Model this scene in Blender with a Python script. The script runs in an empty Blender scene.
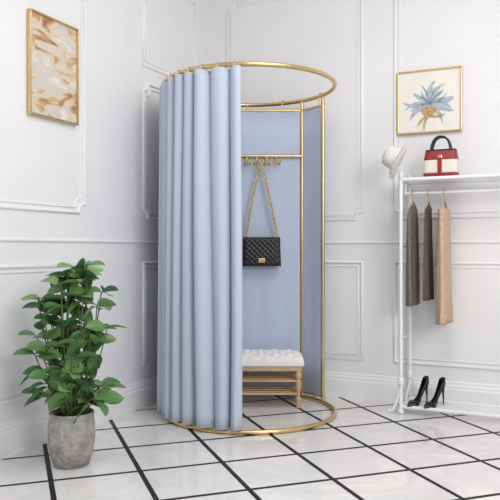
import bpy, bmesh, math, random
from math import sin, cos, pi, radians, sqrt
from mathutils import Vector, Matrix, Euler
random.seed(7)
S=bpy.context.scene
COL=S.collection
try: S.view_settings.view_transform='Standard'
except: pass

# ---------------- materials ----------------
def srgb(r,g,b):
    f=lambda c:(c/255/12.92) if c/255<=.04045 else ((c/255+.055)/1.055)**2.4
    return (f(r),f(g),f(b),1)
def mat(name,col,rough=.5,metal=0,noise=None,bump=None,spec=.5,sheen=0):
    m=bpy.data.materials.new(name); m.use_nodes=True
    nt=m.node_tree; b=nt.nodes['Principled BSDF']
    b.inputs['Base Color'].default_value=col
    b.inputs['Roughness'].default_value=rough
    b.inputs['Metallic'].default_value=metal
    b.inputs['Specular IOR Level'].default_value=spec
    if sheen: b.inputs['Sheen Weight'].default_value=sheen
    tc=nt.nodes.new('ShaderNodeTexCoord')
    if noise:
        sc,col2=noise[0],noise[1]
        n=nt.nodes.new('ShaderNodeTexNoise'); n.inputs['Scale'].default_value=sc; n.inputs['Detail'].default_value=5
        mp=nt.nodes.new('ShaderNodeMapping')
        if len(noise)>2: mp.inputs['Scale'].default_value=noise[2]
        nt.links.new(tc.outputs['Object'],mp.inputs[0]); nt.links.new(mp.outputs[0],n.inputs['Vector'])
        r=nt.nodes.new('ShaderNodeValToRGB'); r.color_ramp.elements[0].position=.35; r.color_ramp.elements[1].position=.65
        r.color_ramp.elements[0].color=col; r.color_ramp.elements[1].color=col2
        nt.links.new(n.outputs['Fac'],r.inputs[0]); nt.links.new(r.outputs[0],b.inputs['Base Color'])
    if bump:
        n=nt.nodes.new('ShaderNodeTexNoise' if bump[0]=='n' else 'ShaderNodeTexVoronoi')
        n.inputs['Scale'].default_value=bump[1]
        nt.links.new(tc.outputs['Object'],n.inputs['Vector'])
        bp=nt.nodes.new('ShaderNodeBump'); bp.inputs['Strength'].default_value=bump[2]; bp.inputs['Distance'].default_value=bump[3]
        nt.links.new(n.outputs[0],bp.inputs['Height']); nt.links.new(bp.outputs[0],b.inputs['Normal'])
    return m
M_wall=mat('wall_paint',srgb(238,237,238),.6,noise=(3,srgb(235,234,236)))
M_trim=mat('trim_paint',srgb(242,241,242),.4,noise=(3,srgb(240,239,240)))
M_ceil=mat('ceiling_paint',srgb(240,240,240),.7,noise=(3,srgb(238,238,238)))
M_gold=mat('brushed_gold',srgb(224,197,145),.3,1,noise=(30,srgb(214,185,130)))
M_cur=mat('blue_curtain',srgb(190,200,217),.6,noise=(220,srgb(183,194,213)),sheen=.3,spec=.4)
M_pan=mat('blue_panel',srgb(192,203,221),.8,noise=(160,srgb(182,195,216)),bump=('n',400,.25,.002),spec=.3)
M_wood=mat('oak',srgb(206,178,142),.5,noise=(12,srgb(188,156,118),(1,8,8)))
M_white=mat('white_fabric',srgb(240,238,237),.85,noise=(50,srgb(233,231,231)),spec=.2)
M_black=mat('black_leather',srgb(26,25,27),.38,bump=('n',300,.2,.001))
M_rack=mat('white_enamel',srgb(240,240,242),.3,noise=(5,srgb(236,236,238)))
M_heel=mat('black_patent',srgb(18,17,18),.2)
M_soil=mat('soil',srgb(60,48,38),.95,noise=(60,srgb(40,32,26)),bump=('n',60,.8,.01))
M_stem=mat('stem',srgb(96,112,62),.6,noise=(20,srgb(80,90,50)))
M_pot=mat('stone_pot',srgb(178,175,172),.8,noise=(18,srgb(140,138,136)),bump=('v',45,.9,.01))
M_red=mat('red_leather',srgb(150,38,44),.4,bump=('n',200,.2,.001))
M_cream=mat('cream_leather',srgb(232,226,216),.45,bump=('n',200,.2,.001))
M_tan=mat('tan_cloth',srgb(206,180,156),.9,noise=(60,srgb(190,163,138)),spec=.2)
M_brown=mat('taupe_cloth',srgb(138,126,120),.9,noise=(60,srgb(116,104,99)),spec=.2)
M_dark=mat('dark_taupe_cloth',srgb(108,96,92),.9,noise=(60,srgb(90,80,77)),spec=.2)
M_ivory=mat('ivory_cloth',srgb(232,228,222),.9,noise=(60,srgb(224,219,212)),spec=.2)
M_mat=mat('picture_mat',srgb(242,239,232),.8,noise=(20,srgb(238,233,224)))
M_bl1=mat('print_blue',srgb(158,174,188),.8,noise=(40,srgb(194,200,204)))
M_bl2=mat('print_slate',srgb(114,132,150),.8,noise=(40,srgb(150,164,176)))
M_och=mat('print_ochre',srgb(206,176,120),.8,noise=(60,srgb(176,138,84)))

M_leaf=mat('leaf',srgb(60,110,60),.35)
nt=M_leaf.node_tree; g=nt.nodes.new('ShaderNodeNewGeometry'); r=nt.nodes.new('ShaderNodeValToRGB')
r.color_ramp.elements[0].color=srgb(50,98,56); r.color_ramp.elements[1].color=srgb(128,170,102)
nt.links.new(g.outputs['Random Per Island'],r.inputs[0]); nt.links.new(r.outputs[0],nt.nodes['Principled BSDF'].inputs['Base Color'])

M_abs=mat('abstract_print',srgb(200,180,150),.7)
nt=M_abs.node_tree; tc=nt.nodes.new('ShaderNodeTexCoord'); mp=nt.nodes.new('ShaderNodeMapping'); mp.inputs['Scale'].default_value=(1,1,2.2)
n=nt.nodes.new('ShaderNodeTexNoise'); n.inputs['Scale'].default_value=6; n.inputs['Detail'].default_value=6; n.inputs['Distortion'].default_value=1.2
r=nt.nodes.new('ShaderNodeValToRGB'); cr=r.color_ramp
cr.elements[0].position=.3; cr.elements[0].color=srgb(150,106,88)
cr.elements[1].position=.75; cr.elements[1].color=srgb(236,228,214)
for p,c in((.4,srgb(198,164,116)),(.47,srgb(224,206,180)),(.55,srgb(204,200,200)),(.64,srgb(230,218,196))):
    e=cr.elements.new(p); e.color=c
nt.links.new(tc.outputs['Object'],mp.inputs[0]); nt.links.new(mp.outputs[0],n.inputs['Vector'])
nt.links.new(n.outputs['Fac'],r.inputs[0]); nt.links.new(r.outputs[0],nt.nodes['Principled BSDF'].inputs['Base Color'])

TS=.38; LW=.0112
M_floor=mat('tile_floor',srgb(232,230,229),.16)
nt=M_floor.node_tree; b=nt.nodes['Principled BSDF']; N=nt.nodes; Lk=nt.links
tc=N.new('ShaderNodeTexCoord'); sp=N.new('ShaderNodeSeparateXYZ'); Lk.new(tc.outputs['Object'],sp.inputs[0])
def mth(op,a,bv=None):
    m=N.new('ShaderNodeMath'); m.operation=op
    for i,v in enumerate((a,bv)):
        if v is None: continue
        if isinstance(v,(int,float)): m.inputs[i].default_value=v
        else: Lk.new(v,m.inputs[i])
    return m.outputs[0]
u=mth('MULTIPLY',mth('ADD',sp.outputs[0],sp.outputs[1]),.70711)
v=mth('MULTIPLY',mth('SUBTRACT',sp.outputs[0],sp.outputs[1]),.70711)
def line(c,off): 
    return mth('LESS_THAN',mth('PINGPONG',mth('ADD',c,20*TS+off),TS/2),LW)
lu=line(u,.05); lv=line(v,.10)
mask=mth('MAXIMUM',lu,lv)
n=N.new('ShaderNodeTexNoise'); n.inputs['Scale'].default_value=2.5; n.inputs['Detail'].default_value=8; n.inputs['Distortion'].default_value=1.5
Lk.new(tc.outputs['Object'],n.inputs['Vector'])
r=N.new('ShaderNodeValToRGB'); cr=r.color_ramp
cr.elements[0].position=.3; cr.elements[0].color=srgb(240,238,236); cr.elements[1].position=.7; cr.elements[1].color=srgb(238,236,233)
e=cr.elements.new(.5); e.color=srgb(226,224,223)
Lk.new(n.outputs['Fac'],r.inputs[0])
mx=N.new('ShaderNodeMix'); mx.data_type='RGBA'; Lk.new(mask,mx.inputs[0]); Lk.new(r.outputs[0],mx.inputs[6]); mx.inputs[7].default_value=srgb(14,14,16)
Lk.new(mx.outputs[2],b.inputs['Base Color'])
rm=mth('ADD',mth('MULTIPLY',mask,.45),.12); Lk.new(rm,b.inputs['Roughness'])

# ---------------- helpers ----------------
def obj(name,me,m=None,parent=None,smooth=False):
    o=bpy.data.objects.new(name,me); COL.objects.link(o)
    if m: 
        if not me.materials: me.materials.append(m)
    if parent: o.parent=parent
    if smooth:
        for p in me.polygons: p.use_smooth=True
    return o
def empty(name,loc=(0,0,0),rz=0):
    o=bpy.data.objects.new(name,None); COL.objects.link(o); o.location=loc; o.rotation_euler=(0,0,rz); o.empty_display_size=.1
    return o
def pydata(name,vs,fs,m,parent=None,smooth=False):
    me=bpy.data.meshes.new(name); me.from_pydata([tuple(x) for x in vs],[],fs); me.update()
    bm=bmesh.new(); bm.from_mesh(me); bmesh.ops.recalc_face_normals(bm,faces=bm.faces); bm.to_mesh(me); bm.free()
    return obj(name,me,m,parent,smooth)
def box(name,lo,hi,m,parent=None,bev=0):
    bm=bmesh.new(); bmesh.ops.create_cube(bm,size=1)
    for v in bm.verts:
        v.co=Vector([ (lo[i]+hi[i])/2+v.co[i]*(hi[i]-lo[i]) for i in range(3)])
    if bev: bmesh.ops.bevel(bm,geom=bm.edges[:],offset=bev,segments=2,affect='EDGES',profile=.5)
    me=bpy.data.meshes.new(name); bm.to_mesh(me); bm.free()
    return obj(name,me,m,parent)
def tube(name,splines,r,m,parent=None,cyclic=False,res=4):
    cu=bpy.data.curves.new(name+'_c','CURVE'); cu.dimensions='3D'; cu.bevel_depth=r; cu.bevel_resolution=res; cu.use_fill_caps=True
    if not isinstance(splines[0][0],(tuple,list,Vector)): splines=[splines]
    for pts in splines:
        s=cu.splines.new('POLY'); s.points.add(len(pts)-1)
        for i,p in enumerate(pts): s.points[i].co=(p[0],p[1],p[2],1)
        s.use_cyclic_u=cyclic
    o=bpy.data.objects.new('tmp',cu); COL.objects.link(o)
    bpy.context.view_layer.update()
    me=bpy.data.meshes.new_from_object(o.evaluated_get(bpy.context.evaluated_depsgraph_get()))
    me.name=name; bpy.data.objects.remove(o); bpy.data.curves.remove(cu)
    me.materials.clear()
    return obj(name,me,m,parent,True)
def lathe(name,prof,m,parent=None,loc=(0,0,0),seg=32):
    vs=[];fs=[];n=len(prof)
    for i in range(seg):
        a=2*pi*i/seg
        for (r_,z) in prof: vs.append((loc[0]+r_*cos(a),loc[1]+r_*sin(a),loc[2]+z))
    for i in range(seg):
        j=(i+1)%seg
        for k in range(n-1): fs.append((i*n+k,j*n+k,j*n+k+1,i*n+k+1))
    fs.append([i*n for i in range(seg)][::-1]); fs.append([i*n+n-1 for i in range(seg)])
    return pydata(name,vs,fs,m,parent,True)
def grid(name,f,nu,nv,m,parent=None,solid=0):
    vs=[f(i/nu,j/nv) for j in range(nv+1) for i in range(nu+1)]
    fs=[(j*(nu+1)+i,j*(nu+1)+i+1,(j+1)*(nu+1)+i+1,(j+1)*(nu+1)+i) for j in range(nv) for i in range(nu)]
    o=pydata(name,vs,fs,m,parent,True)
    if solid:
        md=o.modifiers.new('s','SOLIDIFY'); md.thickness=solid; md.offset=0
    return o
def smoothpath(pts,n=8):
    out=[];P=[Vector(p) for p in pts]
    for i in range(len(P)-1):
        p0=P[max(i-1,0)];p1=P[i];p2=P[i+1];p3=P[min(i+2,len(P)-1)]
        for k in range(n):
            t=k/n
            out.append(.5*((2*p1)+(p2-p0)*t+(2*p0-5*p1+4*p2-p3)*t*t+(3*p1-p0-3*p2+p3)*t**3))
    out.append(P[-1]); return out
def ringpts(c,R,z,n=96): return [(c[0]+R*cos(2*pi*i/n),c[1]+R*sin(2*pi*i/n),z) for i in range(n)]

# ---------------- room ----------------
H=3.0
box('floor',(0,-6,-.1),(5,0,0),M_floor)
box('wall_left',(-.1,-6,-.1),(0,.1,H),M_wall)
box('wall_back',(0,0,-.1),(5,.1,H),M_wall)
box('ceiling',(-.1,-6,H),(5,.1,H+.1),M_ceil)
def baseboard(name,left):
    prof=[(0,0),(.022,0),(.022,.115),(.016,.122),(.016,.135),(.010,.148),(.010,.158),(.004,.165),(0,.165)]
    vs=[];Ln=6 if left else 5
    for t in (0,Ln):
        for d,z in prof:
            vs.append((d,-t,z) if left else (t,-d,z))
    n=len(prof)
    fs=[(k,k+1,n+k+1,n+k) for k in range(n-1)]+[tuple(range(n)),tuple(range(n,2*n))]
    pydata(name,vs,fs,M_trim)
baseboard('baseboard_left',True); baseboard('baseboard_back',False)
def frame_pts(a0,a1,z0,z1,n=.0,off=0):
    a0+=off;z0+=off;a1-=off;z1-=off
    if n==0: return [(a0,z0),(a1,z0),(a1,z1),(a0,z1)]
    out=[]
    def arc(cx,cz,s,e):
        for k in range(7):
            t=radians(s+(e-s)*k/6); out.append((cx+n*cos(t),cz+n*sin(t)))
    out.append((a0+n,z0)); out.append((a1-n,z0)); arc(a1,z0,180,90); arc(a1,z1,270,180); arc(a0,z1,360,270); arc(a0,z0,90,0)
    return out
def moldings(name,left,panels):
    sp=[];sp2=[]
    f=(lambda p,d:(d,p[0],p[1])) if left else (lambda p,d:(p[0],-d,p[1]))
    for (a0,a1,z0,z1,n) in panels:
        sp.append([f(p,.003) for p in frame_pts(a0,a1,z0,z1,n)])
        sp2.append([f(p,.002) for p in frame_pts(a0,a1,z0,z1,n,.028)])
    o=tube(name,sp,.0115,M_trim,None,True,3)
    tube(name+'_inner_bead',sp2,.006,M_trim,o,True,2)
    return o
moldings('trim_1',True,[(-.81,-.16,1.184,2.03,.05),(-.81,-.16,2.14,2.75,0),(-.81,-.16,.26,.90,0),
   (-2.4,-1.375,1.184,2.75,.05),(-2.4,-1.375,.26,.90,0),(-4.0,-2.62,1.184,2.75,.05),(-4.0,-2.62,.26,.9,0)])
moldings('trim_2',False,[(.18,1.174,1.184,2.75,.05),(.18,1.174,.26,.90,0),(1.393,2.5,1.184,2.75,.05),(1.393,2.5,.26,.90,0),(2.72,3.9,1.184,2.75,.05),(2.72,3.9,.26,.90,0)])
tube('trim_3',[(.002,-6,1.03),(.002,0,1.03)],.010,M_trim)
tube('trim_4',[(0,-.002,1.03),(5,-.002,1.03)],.010,M_trim)

# ---------------- fitting booth ----------------
AZ=radians(25.66)
C=Vector((.666,-.649,0))
def L(x,y,z=0):
    return (C.x+cos(AZ)*x-sin(AZ)*y, C.y+sin(AZ)*x+cos(AZ)*y, z)
booth=empty('curtained_fitting_room',L(0,0),AZ)
R=.51; ZT=1.965
tube('top_ring',ringpts((0,0),R,ZT),.013,M_gold,booth,True,5)
tube('base_ring',ringpts((0,0),R,.014),.013,M_gold,booth,True,5)
angs=[24.5,47.7,132.3,155.5]
pp=[(R*cos(radians(a)),R*sin(radians(a))) for a in angs]
for i,p in enumerate(pp):
    tube('post_%d'%(i+1),[(p[0],p[1],.014),(p[0],p[1],ZT)],.012,M_gold,booth)
def panel(name,p,q,nf=3):
    P=Vector(p);Q=Vector(q);d=(Q-P);n=Vector((-d.y,d.x)).normalized()
    P=P+d.normalized()*.014;Q=Q-d.normalized()*.014;d=Q-P
    def f(u,v):
        w=.0025*sin(u*nf*2*pi+1)*(1-.4*v)
        x=P+d*u+n*w
        return (x.x,x.y,.045+v*1.855)
    grid(name,f,60,10,M_pan,booth,.006)
    for z in (.045,1.90):
        a=Vector(p);c=Vector(q)
        tube(name+('_top_rail' if z>1 else '_bottom_rail'),[(a.x,a.y,z),(c.x,c.y,z)],.008 if z>1 else .006,M_gold,booth)
panel('side_fabric_panel',pp[0],pp[1],1)
panel('back_fabric_panel',pp[1],pp[2],4)
panel('left_fabric_panel',pp[2],pp[3],1)
yb=pp[1][1]-.02; zb=1.597
tube('hook_rail',[(pp[2][0],yb,zb),(pp[1][0],yb,zb)],.011,M_gold,booth)
hx=[-.16,-.09,-.02,.045,.11,.175]
sps=[]
for x in hx:
    for s in(-1,1):
        sps.append(smoothpath([(x,yb,zb),(x+s*.006,yb-.014,zb-.03),(x+s*.014,yb-.03,zb-.06),(x+s*.022,yb-.048,zb-.055),(x+s*.025,yb-.052,zb-.028)],5))
tube('coat_hooks',sps,.005,M_gold,booth)
sps=[]
for a in (28,64,92):
    x=R*cos(radians(a));y=R*sin(radians(a));ux,uy=cos(radians(a)),sin(radians(a))
    pts=[]
    for k in range(9):
        t=radians(-30+k*30); pts.append((x+ux*.018*cos(t),y+uy*.018*cos(t),ZT+.018*sin(t)))
    pts+= [(x-ux*.012,y-uy*.012,ZT-.05)]
    for k in range(7):
        t=radians(180+k*30); pts.append((x+ux*(.002+.014*cos(t)),y+uy*(.002+.014*cos(t)),ZT-.06+.014*sin(t)))
    sps.append(pts)
tube('s_hooks',sps,.004,M_gold,booth)
# curtain: broad irregular rounded pleats with soft valleys
A0,A1=-95.5,-226
WL=.092; arc=radians(A0-A1)*R; K=arc/WL
ztop=ZT-.012
def fold(u,v):
    ph=pi*K*u+.34*sin(5*u*pi+v*1.5)+.30*sin(17*u+.8*v)+.5
    amp=.036*(1+.25*sin(11*u*pi+.5+.6*v))*(.84+.32*(1-v))
    a=radians(A0+(A1-A0)*u)
    bl=sqrt(sin(ph)**2+.05)
    rr=R+.004+amp*(2*bl-1.25)
    a+= .012*sin(2*ph)+.006*sin(9*u+5*v)
    z=.03+v*(ztop-.03)
    if v>.999: z-=.012*(1-bl)
    return (rr*cos(a),rr*sin(a),z)
grid('curtain',fold,560,32,M_cur,booth,.003)
sps=[]
for k in range(int(K)+1):
    u=((k+.5)*pi-.5)/(pi*K)
    if u>1 or u<0: continue
    a=radians(A0+(A1-A0)*u); c=Vector((R*cos(a),R*sin(a),ZT)); rd=Vector((cos(a),sin(a),0))
    sps.append([c+rd*.019*cos(2*pi*t/14)+Vector((0,0,1))*(.019*sin(2*pi*t/14)-.004) for t in range(14)])
tube('curtain_rings',sps,.003,M_gold,booth,True,2)

# ---------------- bench ----------------
bn=empty('shoe_storage_bench',L(.02,.195),AZ)
bw,bd=.315,.125
def cush(u,v):
    x=(u*2-1);y=(v*2-1)
    e=(1-abs(x)**10)*(1-abs(y)**6); e=max(e,0)**.35
    q=abs(sin((x*3.5+y*1.5)*pi/1))*abs(sin((x*3.5-y*1.5)*pi/1))
    z=.285+e*(.036+.022*q**.4)
    return (x*bw,y*bd,z)
grid('tufted_cushion',cush,112,48,M_white,bn)
box('cushion_base',(-bw,-bd,.262),(bw,bd,.287),M_white,bn,.008)
box('apron',(-bw+.012,-bd+.01,.232),(bw-.012,bd-.01,.262),M_wood,bn,.003)
prof=[(.010,0),(.015,.005),(.013,.02),(.011,.03),(.017,.05),(.019,.062),(.013,.07),(.011,.09),(.016,.12),(.020,.15),(.017,.168),(.012,.178),(.019,.186),(.019,.234)]
i=0
for sx in(-1,1):
    for sy in(-1,1):
        i+=1; lathe('leg_%d'%i,prof,M_wood,bn,(sx*(bw-.035),sy*(bd-.03),0),20)
i=0
for z in(.085,.165):
    for k in range(4):
        i+=1; y=-bd+.03+k*(2*bd-.06)/3
        box('slat_%d'%i,(-bw+.03,y-.016,z),(bw-.03,y+.016,z+.012),M_wood,bn,.002)
    for sx in(-1,1):
        i+=1; box('shelf_end_%d'%i,(sx*(bw-.035)-.009,-bd+.03,z-.014),(sx*(bw-.035)+.009,bd-.03,z),M_wood,bn,.002)

# ---------------- hanging black handbag ----------------
hb=empty('quilted_black_handbag',L(.075,.305),AZ)
W2,z0,z1,D2=.124,.874,1.060,.03
def quilt(x,z): 
    a=abs(sin((x+z)*pi/.034));b_=abs(sin((x-z)*pi/.034)); return (a*b_)**.45
def side(s):
    def f(u,v):
        x=(2*u-1);y=(2*v-1)
        e=max((1-abs(x)**8)*(1-abs(y)**8),0)**.3
        xx=x*W2*(1-.03*y);zz=(z0+z1)/2+y*(z1-z0)/2
        return (xx,s*(D2*e+.004*quilt(xx,zz)*e),zz)
    return f
grid('front_body',side(-1),96,72,M_black,hb); grid('back_body',side(1),96,72,M_black,hb)
def flap(u,v):
    x=2*u-1
    zb_=z0+.045+.02*(abs(x)**4)
    zz=zb_+(z1+.002-zb_)*v
    e=max((1-abs(x)**12),0)**.3
    xx=x*(W2-.004)
    top=1-max(0,(v-.86)/.14)**2
    return (xx,-(.012+(D2-.006)*e*top**.5+.004*quilt(xx,zz)*e*top),zz)
grid('flap',flap,96,56,M_black,hb,.004)
box('clasp_plate',(-.022,-D2-.016,z0+.024),(.022,-D2-.004,z0+.052),M_gold,hb,.003)
tube('clasp_ring',[[(.009*cos(t*pi/8)+s*.005,-D2-.018,z0+.039+.009*sin(t*pi/8)) for t in range(16)] for s in(-1,1)],.002,M_gold,hb,True,2)
def chain(name,path,parent,ln=.022,r=.0034):
    P=smoothpath(path,30); 
    d=[0]
    for i in range(1,len(P)): d.append(d[-1]+(P[i]-P[i-1]).length)
    n=int(d[-1]/(ln*.74)); sps=[]
    for k in range(n+1):
        s=d[-1]*k/n; i=max(1,next((q for q,x in enumerate(d) if x>=s-1e-6),len(d)-1))
        t=(s-d[i-1])/max(d[i]-d[i-1],1e-6); c=P[i-1].lerp(P[i],t); T=(P[i]-P[i-1]).normalized()
        up=Vector((0,1,0)); Nn=T.cross(up).normalized(); B=T.cross(Nn).normalized()
        if k%2: Nn=(Nn+B).normalized()
        else: Nn=(Nn-B).normalized()
        sps.append([c+T*ln/2*cos(2*pi*q/12)+Nn*ln*.36*sin(2*pi*q/12) for q in range(12)])
    tube(name,sps,r,M_gold,parent,True,2)
hz=1.548
chain('chain_left',[(-.105,0,z1-.012),(-.090,-.003,z1+.07),(-.055,-.006,1.33),(-.022,.0,1.48),(-.008,.008,hz+.004)],hb)
chain('chain_right',[(-.008,.008,hz+.004),(.012,.004,1.50),(.050,-.006,1.33),(.090,-.003,z1+.07),(.105,0,z1-.012)],hb)

# ---------------- potted plant ----------------
def CP(X,d,z=0):
    return L(X,d-4.1,z)
pl=empty('potted_plant',CP(-.815,3.1),0)
lathe('pot',[(.07,0),(.08,.004),(.098,.06),(.106,.13),(.104,.19),(.098,.225),(.102,.235),(.100,.242),(.090,.242),(.086,.215),(.0,.215)],M_pot,pl,seg=48)
lathe('soil',[(.0,.208),(.088,.212),(.087,.222),(0.0,.226)],M_soil,pl,seg=24)
vs=[];fs=[];stems=[]
def leaf(base,dirv,length,width,roll):
    T=dirv.normalized(); up=Vector((0,0,1)); 
    Sd=T.cross(up); 
    if Sd.length<.1: Sd=Vector((1,0,0))
    Sd.normalize(); Nn=Sd.cross(T).normalized()
    Rm=Matrix.Rotation(roll,3,T); Sd=Rm@Sd; Nn=Rm@Nn
    st=len(vs); n=9
    for i in range(n+1):
        t=i/n; w=width*.5*(sin(pi*t**.85)**.62 if 0<t<1 else .02)
        c=base+T*length*t-Nn*length*.25*t*t
        for s,h in((-1,.16),(-.5,.10),(0,0),(.5,.10),(1,.16)):
            vs.append(c+Sd*w*s+Nn*(w*h*2*abs(s) if s else 0))
    for i in range(n):
        for k in range(4):
            a=st+i*5+k; fs.append((a,a+1,a+6,a+5))
for b_ in range(44):
    az=b_*2.4+random.uniform(-.3,.3)
    if b_<12: sp_=random.uniform(.02,.11); zt=random.uniform(.80,.92)
    elif b_<31: sp_=random.uniform(.10,.185); zt=random.uniform(.54,.86)
    else: sp_=random.uniform(.12,.17); zt=random.uniform(.28,.52)
    base=Vector((cos(az)*.03,sin(az)*.03,.22)); top=Vector((cos(az)*sp_,sin(az)*sp_,zt))
    midp=(base+top)/2+Vector((cos(az)*.02,sin(az)*.02,.03))
    P=smoothpath([base,midp,top],7); stems.append(P)
    for i in range(5,len(P),3 if b_<31 else 4):
        a2=az+ i*2.1+random.uniform(-.5,.5)
        dv=Vector((cos(a2),sin(a2),random.uniform(-.6,.3)))
        ln=random.uniform(.082,.118)
        q=P[i]+dv.normalized()*.015
        stems.append([P[i],q])
        leaf(q,dv,ln,ln*random.uniform(.64,.78),random.uniform(-.9,.9))
    for k in range(2):
        leaf(P[-1],Vector((cos(az+k*2.5)*.8,sin(az+k*2.5)*.8,.2)),.092,.066,random.uniform(-.8,.8))
pydata('leaves',vs,fs,M_leaf,pl,True)
tube('stems',[ [tuple(p) for p in s] for s in stems],.0028,M_stem,pl,False,1)

# ---------------- pictures ----------------
def picture(name,loc,rz,w,h,fw,art,fm):
    e=empty(name,loc,rz)
    for i,(lo,hi) in enumerate((((0,-.025,0),(w,-.001,fw)),((0,-.025,h-fw),(w,-.001,h)),((0,-.025,fw),(fw,-.001,h-fw)),((w-fw,-.025,fw),(w,-.001,h-fw)))):
        box('frame_%d'%(i+1),lo,hi,fm,e,.003)
    box('print',(fw,-.014,fw),(w-fw,-.002,h-fw),art,e)
    return e
p1=picture('abstract_painting',(.004,-1.449-.36,1.650),radians(90),.36,.52,.010,M_abs,M_gold)
p2=picture('botanical_painting',(1.412,-.004,1.715),0,.40,.40,.010,M_mat,M_gold)
def petals(name,m,items,y):
    vs=[];fs=[]
    for ii,(bx,bz,ang,ln,w,cv) in enumerate(items):
        st=len(vs);n=10; yy=y-ii*.00018
        for i in range(n+1):
            t=i/n;a=radians(ang)+cv*t
            x=bx+ln*t*cos(a);z=bz+ln*t*sin(a);ww=w*sin(pi*(t*.92+.04))
            vs.append((x-ww*sin(a),yy,z+ww*cos(a)));vs.append((x+ww*sin(a),yy,z-ww*cos(a)))
        for i in range(n): fs.append((st+2*i,st+2*i+1,st+2*i+3,st+2*i+2))
    pydata(name,vs,fs,m,p2)
cx,cz=.20,.17
A_=list(range(-25,210,12)); random.shuffle(A_)
petals('print_leaves_back',M_bl1,[(cx,cz,a,random.uniform(.12,.18),.013,random.uniform(-.8,.8)) for a in A_],-.0145)
petals('print_leaves_front',M_bl2,[(cx,cz+.01,a,random.uniform(.07,.14),.004,random.uniform(-.8,.8)) for a in range(5,185,17)],-.0190)
petals('print_flower',M_och,[(cx,cz-.07,a,.07,.010,0) for a in range(50,140,14)]+[(cx,cz-.06,a,.10,.006,.5) for a in (-25,195,225)],-.0215)

# ---------------- clothes rack ----------------
rk=empty('clothes_rack',(1.50,-.303,0),0)
RL=.86; RD=.245; RT=1.40
sps=[];thin=[]
for x in(0,RL):
    for y in(0,RD): sps.append([(x,y,.03),(x,y,RT)])
for y in(0,RD): sps.append([(0,y,RT),(RL,y,RT)]); sps.append([(0,y,.045),(RL,y,.045)])
for x in(0,RL): sps.append([(x,0,RT),(x,RD,RT)]); sps.append([(x,0,.045),(x,RD,.045)])
tube('rack_frame',sps,.0115,M_rack,rk)
for k in range(1,6): 
    thin.append([(0,RD*k/6,RT),(RL,RD*k/6,RT)]); thin.append([(0,RD*k/6,.045),(RL,RD*k/6,.045)])
for x in(0,RL):
    thin.append([(x,0,1.0),(x,RD,1.0)]); thin.append([(x,0,.45),(x,RD,.45)])
    thin.append(smoothpath([(x,0,.20),(x,.03,.13),(x,.08,.08),(x,RD/2,.06),(x,RD-.08,.08),(x,RD-.03,.13),(x,RD,.20)],6))
tube('rack_wires',thin,.005,M_rack,rk)
tube('hanging_rail',[(0,.12,1.325),(RL,.12,1.325)],.009,M_rack,rk)
tube('rail_brackets',[[(x,.12,1.325),(x,.12,RT)] for x in(0,RL)],.008,M_rack,rk)
sps=[]
for x,s in((0,-1),(RL,1)):
    for y in(0,RD):
        sps.append(smoothpath([(x,y,.16),(x+s*.018,y,.10),(x+s*.035,y,.05),(x+s*.055,y,.018),(x+s*.075,y,.016)],6))
tube('feet',sps,.010,M_rack,rk)
i=0
for x in(0,RL):
    for y in(0,RD):
        i+=1
        lathe('post_bead_%d'%i,[(.004,0),(.019,.005),(.021,.015),(.016,.026),(.02,.036),(.012,.048),(.004,.05)],M_rack,rk,(x,y,.17),20)
        lathe('caster_%d'%i,[(.006,.0),(.016,.004),(.018,.014),(.014,.03),(.006,.034)],M_rack,rk,(x,y,0.0),16)
        lathe('finial_%d'%i,[(.004,0),(.014,.004),(.01,.014),(.017,.026),(.014,.038),(.002,.046)],M_rack,rk,(x,y,RT+.008),20)

def garment(name,x,mtl,top,bot,w0,w1,th,style=0):
    e=empty(name,(1.50+x,-.303+.12,0),0)
    hook=[(0,.018*cos(t),1.338-.006+.016*sin(t)) for t in [radians(-20+20*k) for k in range(11)]]+[(0,0,1.30),(0,0,1.275)]
    hw=w0
    arms=smoothpath([(0,-hw,1.225),(0,-hw*.5,1.252),(0,0,1.275),(0,hw*.5,1.252),(0,hw,1.225)],6)
    tube('hanger_hook',hook,.003,M_gold,e,False,2)
    tube('hanger_arms',arms,.006,M_wood,e,False,3)
    if style==1: tube('hanger_bar',[(0,-hw,1.225),(0,hw,1.225)],.005,M_wood,e,False,3)
    def f(u,v):
        a=2*pi*u
        zt=top; z=zt+(bot-zt)*v
        w=w0+(w1-w0)*v
        y=w*cos(a); wav=1+.3*sin(5*a+v*1.5)*v
        shoulder=(1.262-abs(y)/w0*.035) if style==0 else top
        if style==0 and v<.06: z=shoulder-v*.3
        elif style==0: z=(shoulder-.018)+(bot-(shoulder-.018))*((v-.06)/.94)
        t=th*(.35+.65*min(1,v*6)) if style==0 else th
        return (t*sin(a)*wav + .010*sin(6*y/w0+x*40)*v, y,z)
    grid('cloth',f,64,24,mtl,e,.002)
    return e
garment('hanging_blouse',.045,M_brown,1.25,.645,.12,.13,.020)
garment('hanging_dress',.138,M_dark,1.25,.68,.10,.11,.014)
garment('hanging_skirt',.232,M_tan,1.225,.545,.10,.15,.032,1)

ht=empty('white_sun_hat',(1.475,-.303,1.525),0)
def hatf(u,v):
    a=2*pi*u
    prof=[(0,.085),(.03,.083),(.055,.072),(.066,.05),(.07,.02),(.073,0),(.09,-.004),(.11,-.012),(.125,-.024)]
    t=v*(len(prof)-1);i=min(int(t),len(prof)-2);k=t-i
    r_=prof[i][0]*(1-k)+prof[i+1][0]*k; z=prof[i][1]*(1-k)+prof[i+1][1]*k
    return (r_*cos(a),r_*sin(a),z+.006*sin(2*a)*(v>.6))
h=grid('hat_body',hatf,48,32,M_ivory,ht,.004)
hbnd=tube('hat_band',[(.0735*cos(2*pi*k/32),.0735*sin(2*pi*k/32),.008) for k in range(32)],.006,M_white,ht,True,2)
ht.rotation_euler=(radians(10),radians(-62),0)
ht.scale=(.96,.96,.96)

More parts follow.
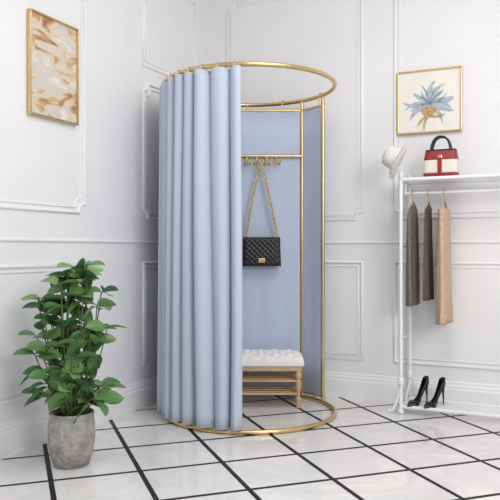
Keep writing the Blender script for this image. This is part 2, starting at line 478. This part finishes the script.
rb=empty('red_and_white_handbag',(1.715,-.185,1.408),0)
def bagbox(name,z0,z1,dy0,dy1,w0,w1,m):
    vs=[];fs=[];n=40;rows=8
    for j in range(rows+1):
        t=j/rows; z=z0+(z1-z0)*t; dy=dy0+(dy1-dy0)*t; w=w0+(w1-w0)*t
        for k in range(n):
            a=2*pi*k/n; ca,sa=cos(a),sin(a)
            vs.append((w*(abs(ca)**.35)*(1 if ca>=0 else -1),dy*(abs(sa)**.35)*(1 if sa>=0 else -1),z))
    for j in range(rows):
        for k in range(n):
            q=(k+1)%n; fs.append((j*n+k,j*n+q,(j+1)*n+q,(j+1)*n+k))
    fs.append(list(range(n))[::-1]);fs.append([rows*n+k for k in range(n)])
    pydata(name,vs,fs,m,rb,True)
bagbox('bag_base',.0,.03,.050,.050,.100,.101,M_red)
bagbox('bag_body',.03,.11,.049,.043,.100,.098,M_cream)
bagbox('bag_upper',.11,.165,.044,.034,.099,.090,M_red)
bagbox('bag_rim',.163,.172,.035,.034,.091,.089,M_black)
box('bag_strap_front',(-.012,-.056,.02),(.012,-.046,.12),M_red,rb,.003)
box('bag_lock',(-.013,-.054,.112),(.013,-.04,.135),M_gold,rb,.003)
for s in(-1,1):
    tube('bag_handle_%s'%('front' if s<0 else 'back'),smoothpath([(-.055,s*.03,.15),(-.054,s*.028,.19),(-.035,s*.024,.235),(0,s*.022,.25),(.035,s*.024,.235),(.054,s*.028,.19),(.055,s*.03,.15)],8),.006,M_black,rb)

# high heels : toe toward -y locally
def heel(name,loc,rz):
    e=empty(name,loc,rz)
    n=32; m=17
    HH=.120
    def sole(t):
        return .005+HH*(.5+.5*cos(pi*min(1,t/.70)))**1.1
    def width(t):
        pts=[(0,.007),(.04,.017),(.12,.021),(.25,.018),(.4,.016),(.55,.023),(.68,.032),(.78,.030),(.88,.020),(.95,.010),(1,.002)]
        for (a,wa),(b2,wb) in zip(pts,pts[1:]):
            if t<=b2:
                k=(t-a)/(b2-a); k=k*k*(3-2*k); return wa+(wb-wa)*k
        return .003
    def wall(t):
        pts=[(0,.040),(.12,.036),(.3,.020),(.5,.013),(.64,.018),(.72,.028),(.8,.025),(.9,.016),(1,.006)]
        for (a,wa),(b2,wb) in zip(pts,pts[1:]):
            if t<=b2: return wa+(wb-wa)*(t-a)/(b2-a)
        return .008
    Y=lambda t:.085-.19*t
    vs=[];fs=[]
    T0=.70
    rows=[T0+(1-T0)*i/12 for i in range(13)]
    for t in rows:
        for k in range(m):
            a=pi*k/(m-1); vs.append((width(t)*cos(a),Y(t)+(.012*(1-sin(a)) if t==T0 else 0),sole(t)+wall(t)*sin(a)**.8))
    for i in range(12):
        for k in range(m-1): a=i*m+k; fs.append((a,a+1,a+m+1,a+m))
    pydata('toe_box',vs,fs,M_heel,e,True).modifiers.new('s','SOLIDIFY').thickness=.002
    vs=[];fs=[]
    ts=[(-1,T0+.04-(T0+.04)*i/22) for i in range(23)]+[(1,(T0+.04)*i/22) for i in range(1,23)]
    for s,t in ts:
        for k in range(4):
            q=k/3; vs.append((s*width(t)*(1-.15*q*q) if t>0 else 0,Y(t)-.002*q,sole(t)+wall(t)*q*.95))
    for i in range(len(ts)-1):
        for k in range(3): a=i*4+k; fs.append((a,a+1,a+5,a+4))
    pydata('side_walls',vs,fs,M_heel,e,True).modifiers.new('s','SOLIDIFY').thickness=.002
    vs=[];fs=[]
    for i in range(n+1):
        t=i/n
        for s in(-1,1):
            for dz in(0,-.004): vs.append((s*width(t),Y(t),sole(t)+dz))
    for i in range(n):
        a=i*4
        fs+=[(a,a+2,a+6,a+4),(a+1,a+3,a+7,a+5),(a,a+1,a+5,a+4),(a+2,a+3,a+7,a+6)]
    pydata('outsole',vs,fs,M_heel,e,False)
    hv=[];hf=[];seg=14
    pr=[(0,.005,.080),(.06,.0042,.079),(.3,.0045,.078),(.6,.007,.075),(.85,.014,.068),(1.,.018,.064)]
    for z,r_,y in pr:
        for k in range(seg): a=2*pi*k/seg; hv.append((r_*cos(a),y+r_*.9*sin(a),z*(HH+.001)))
    for j in range(len(pr)-1):
        for k in range(seg): q=(k+1)%seg; hf.append((j*seg+k,j*seg+q,(j+1)*seg+q,(j+1)*seg+k))
    hf.append(list(range(seg)))
    pydata('stiletto',hv,hf,M_heel,e,True)
    return e
heel('high_heel_shoe',(1.590,-.225,.051),radians(-26))
heel('high_heel_shoe.001',(1.688,-.225,.051),radians(-26))

# ---------------- lights ----------------
w=bpy.data.worlds.new('World'); S.world=w; w.use_nodes=True
w.node_tree.nodes['Background'].inputs[0].default_value=(.98,.98,1,1); w.node_tree.nodes['Background'].inputs[1].default_value=.63
def area(name,loc,tgt,size,power,col=(1,1,1)):
    l=bpy.data.lights.new(name,'AREA'); l.size=size; l.energy=power; l.color=col
    o=bpy.data.objects.new(name,l); COL.objects.link(o); o.location=loc
    o.rotation_euler=(Vector(tgt)-Vector(loc)).to_track_quat('-Z','Y').to_euler()
area('overhead_fill',(2.0,-2.0,2.9),(1.7,-1.6,0),1.3,26,(1,.985,.965))  # added overhead area lamp for soft fill, no fixture in the room
area('side_fill',(4.6,-4.2,2.2),(.7,-.6,1.0),1.5,68,(1,.99,.98))  # added soft fill from right of the camera, no window there

cam=bpy.data.cameras.new('camera'); co=bpy.data.objects.new('camera',cam); COL.objects.link(co)
cam.lens=48.8; cam.sensor_width=36; cam.clip_start=.05
co.location=(2.441,-4.343,.98); co.rotation_euler=(radians(90),0,AZ)
S.camera=co
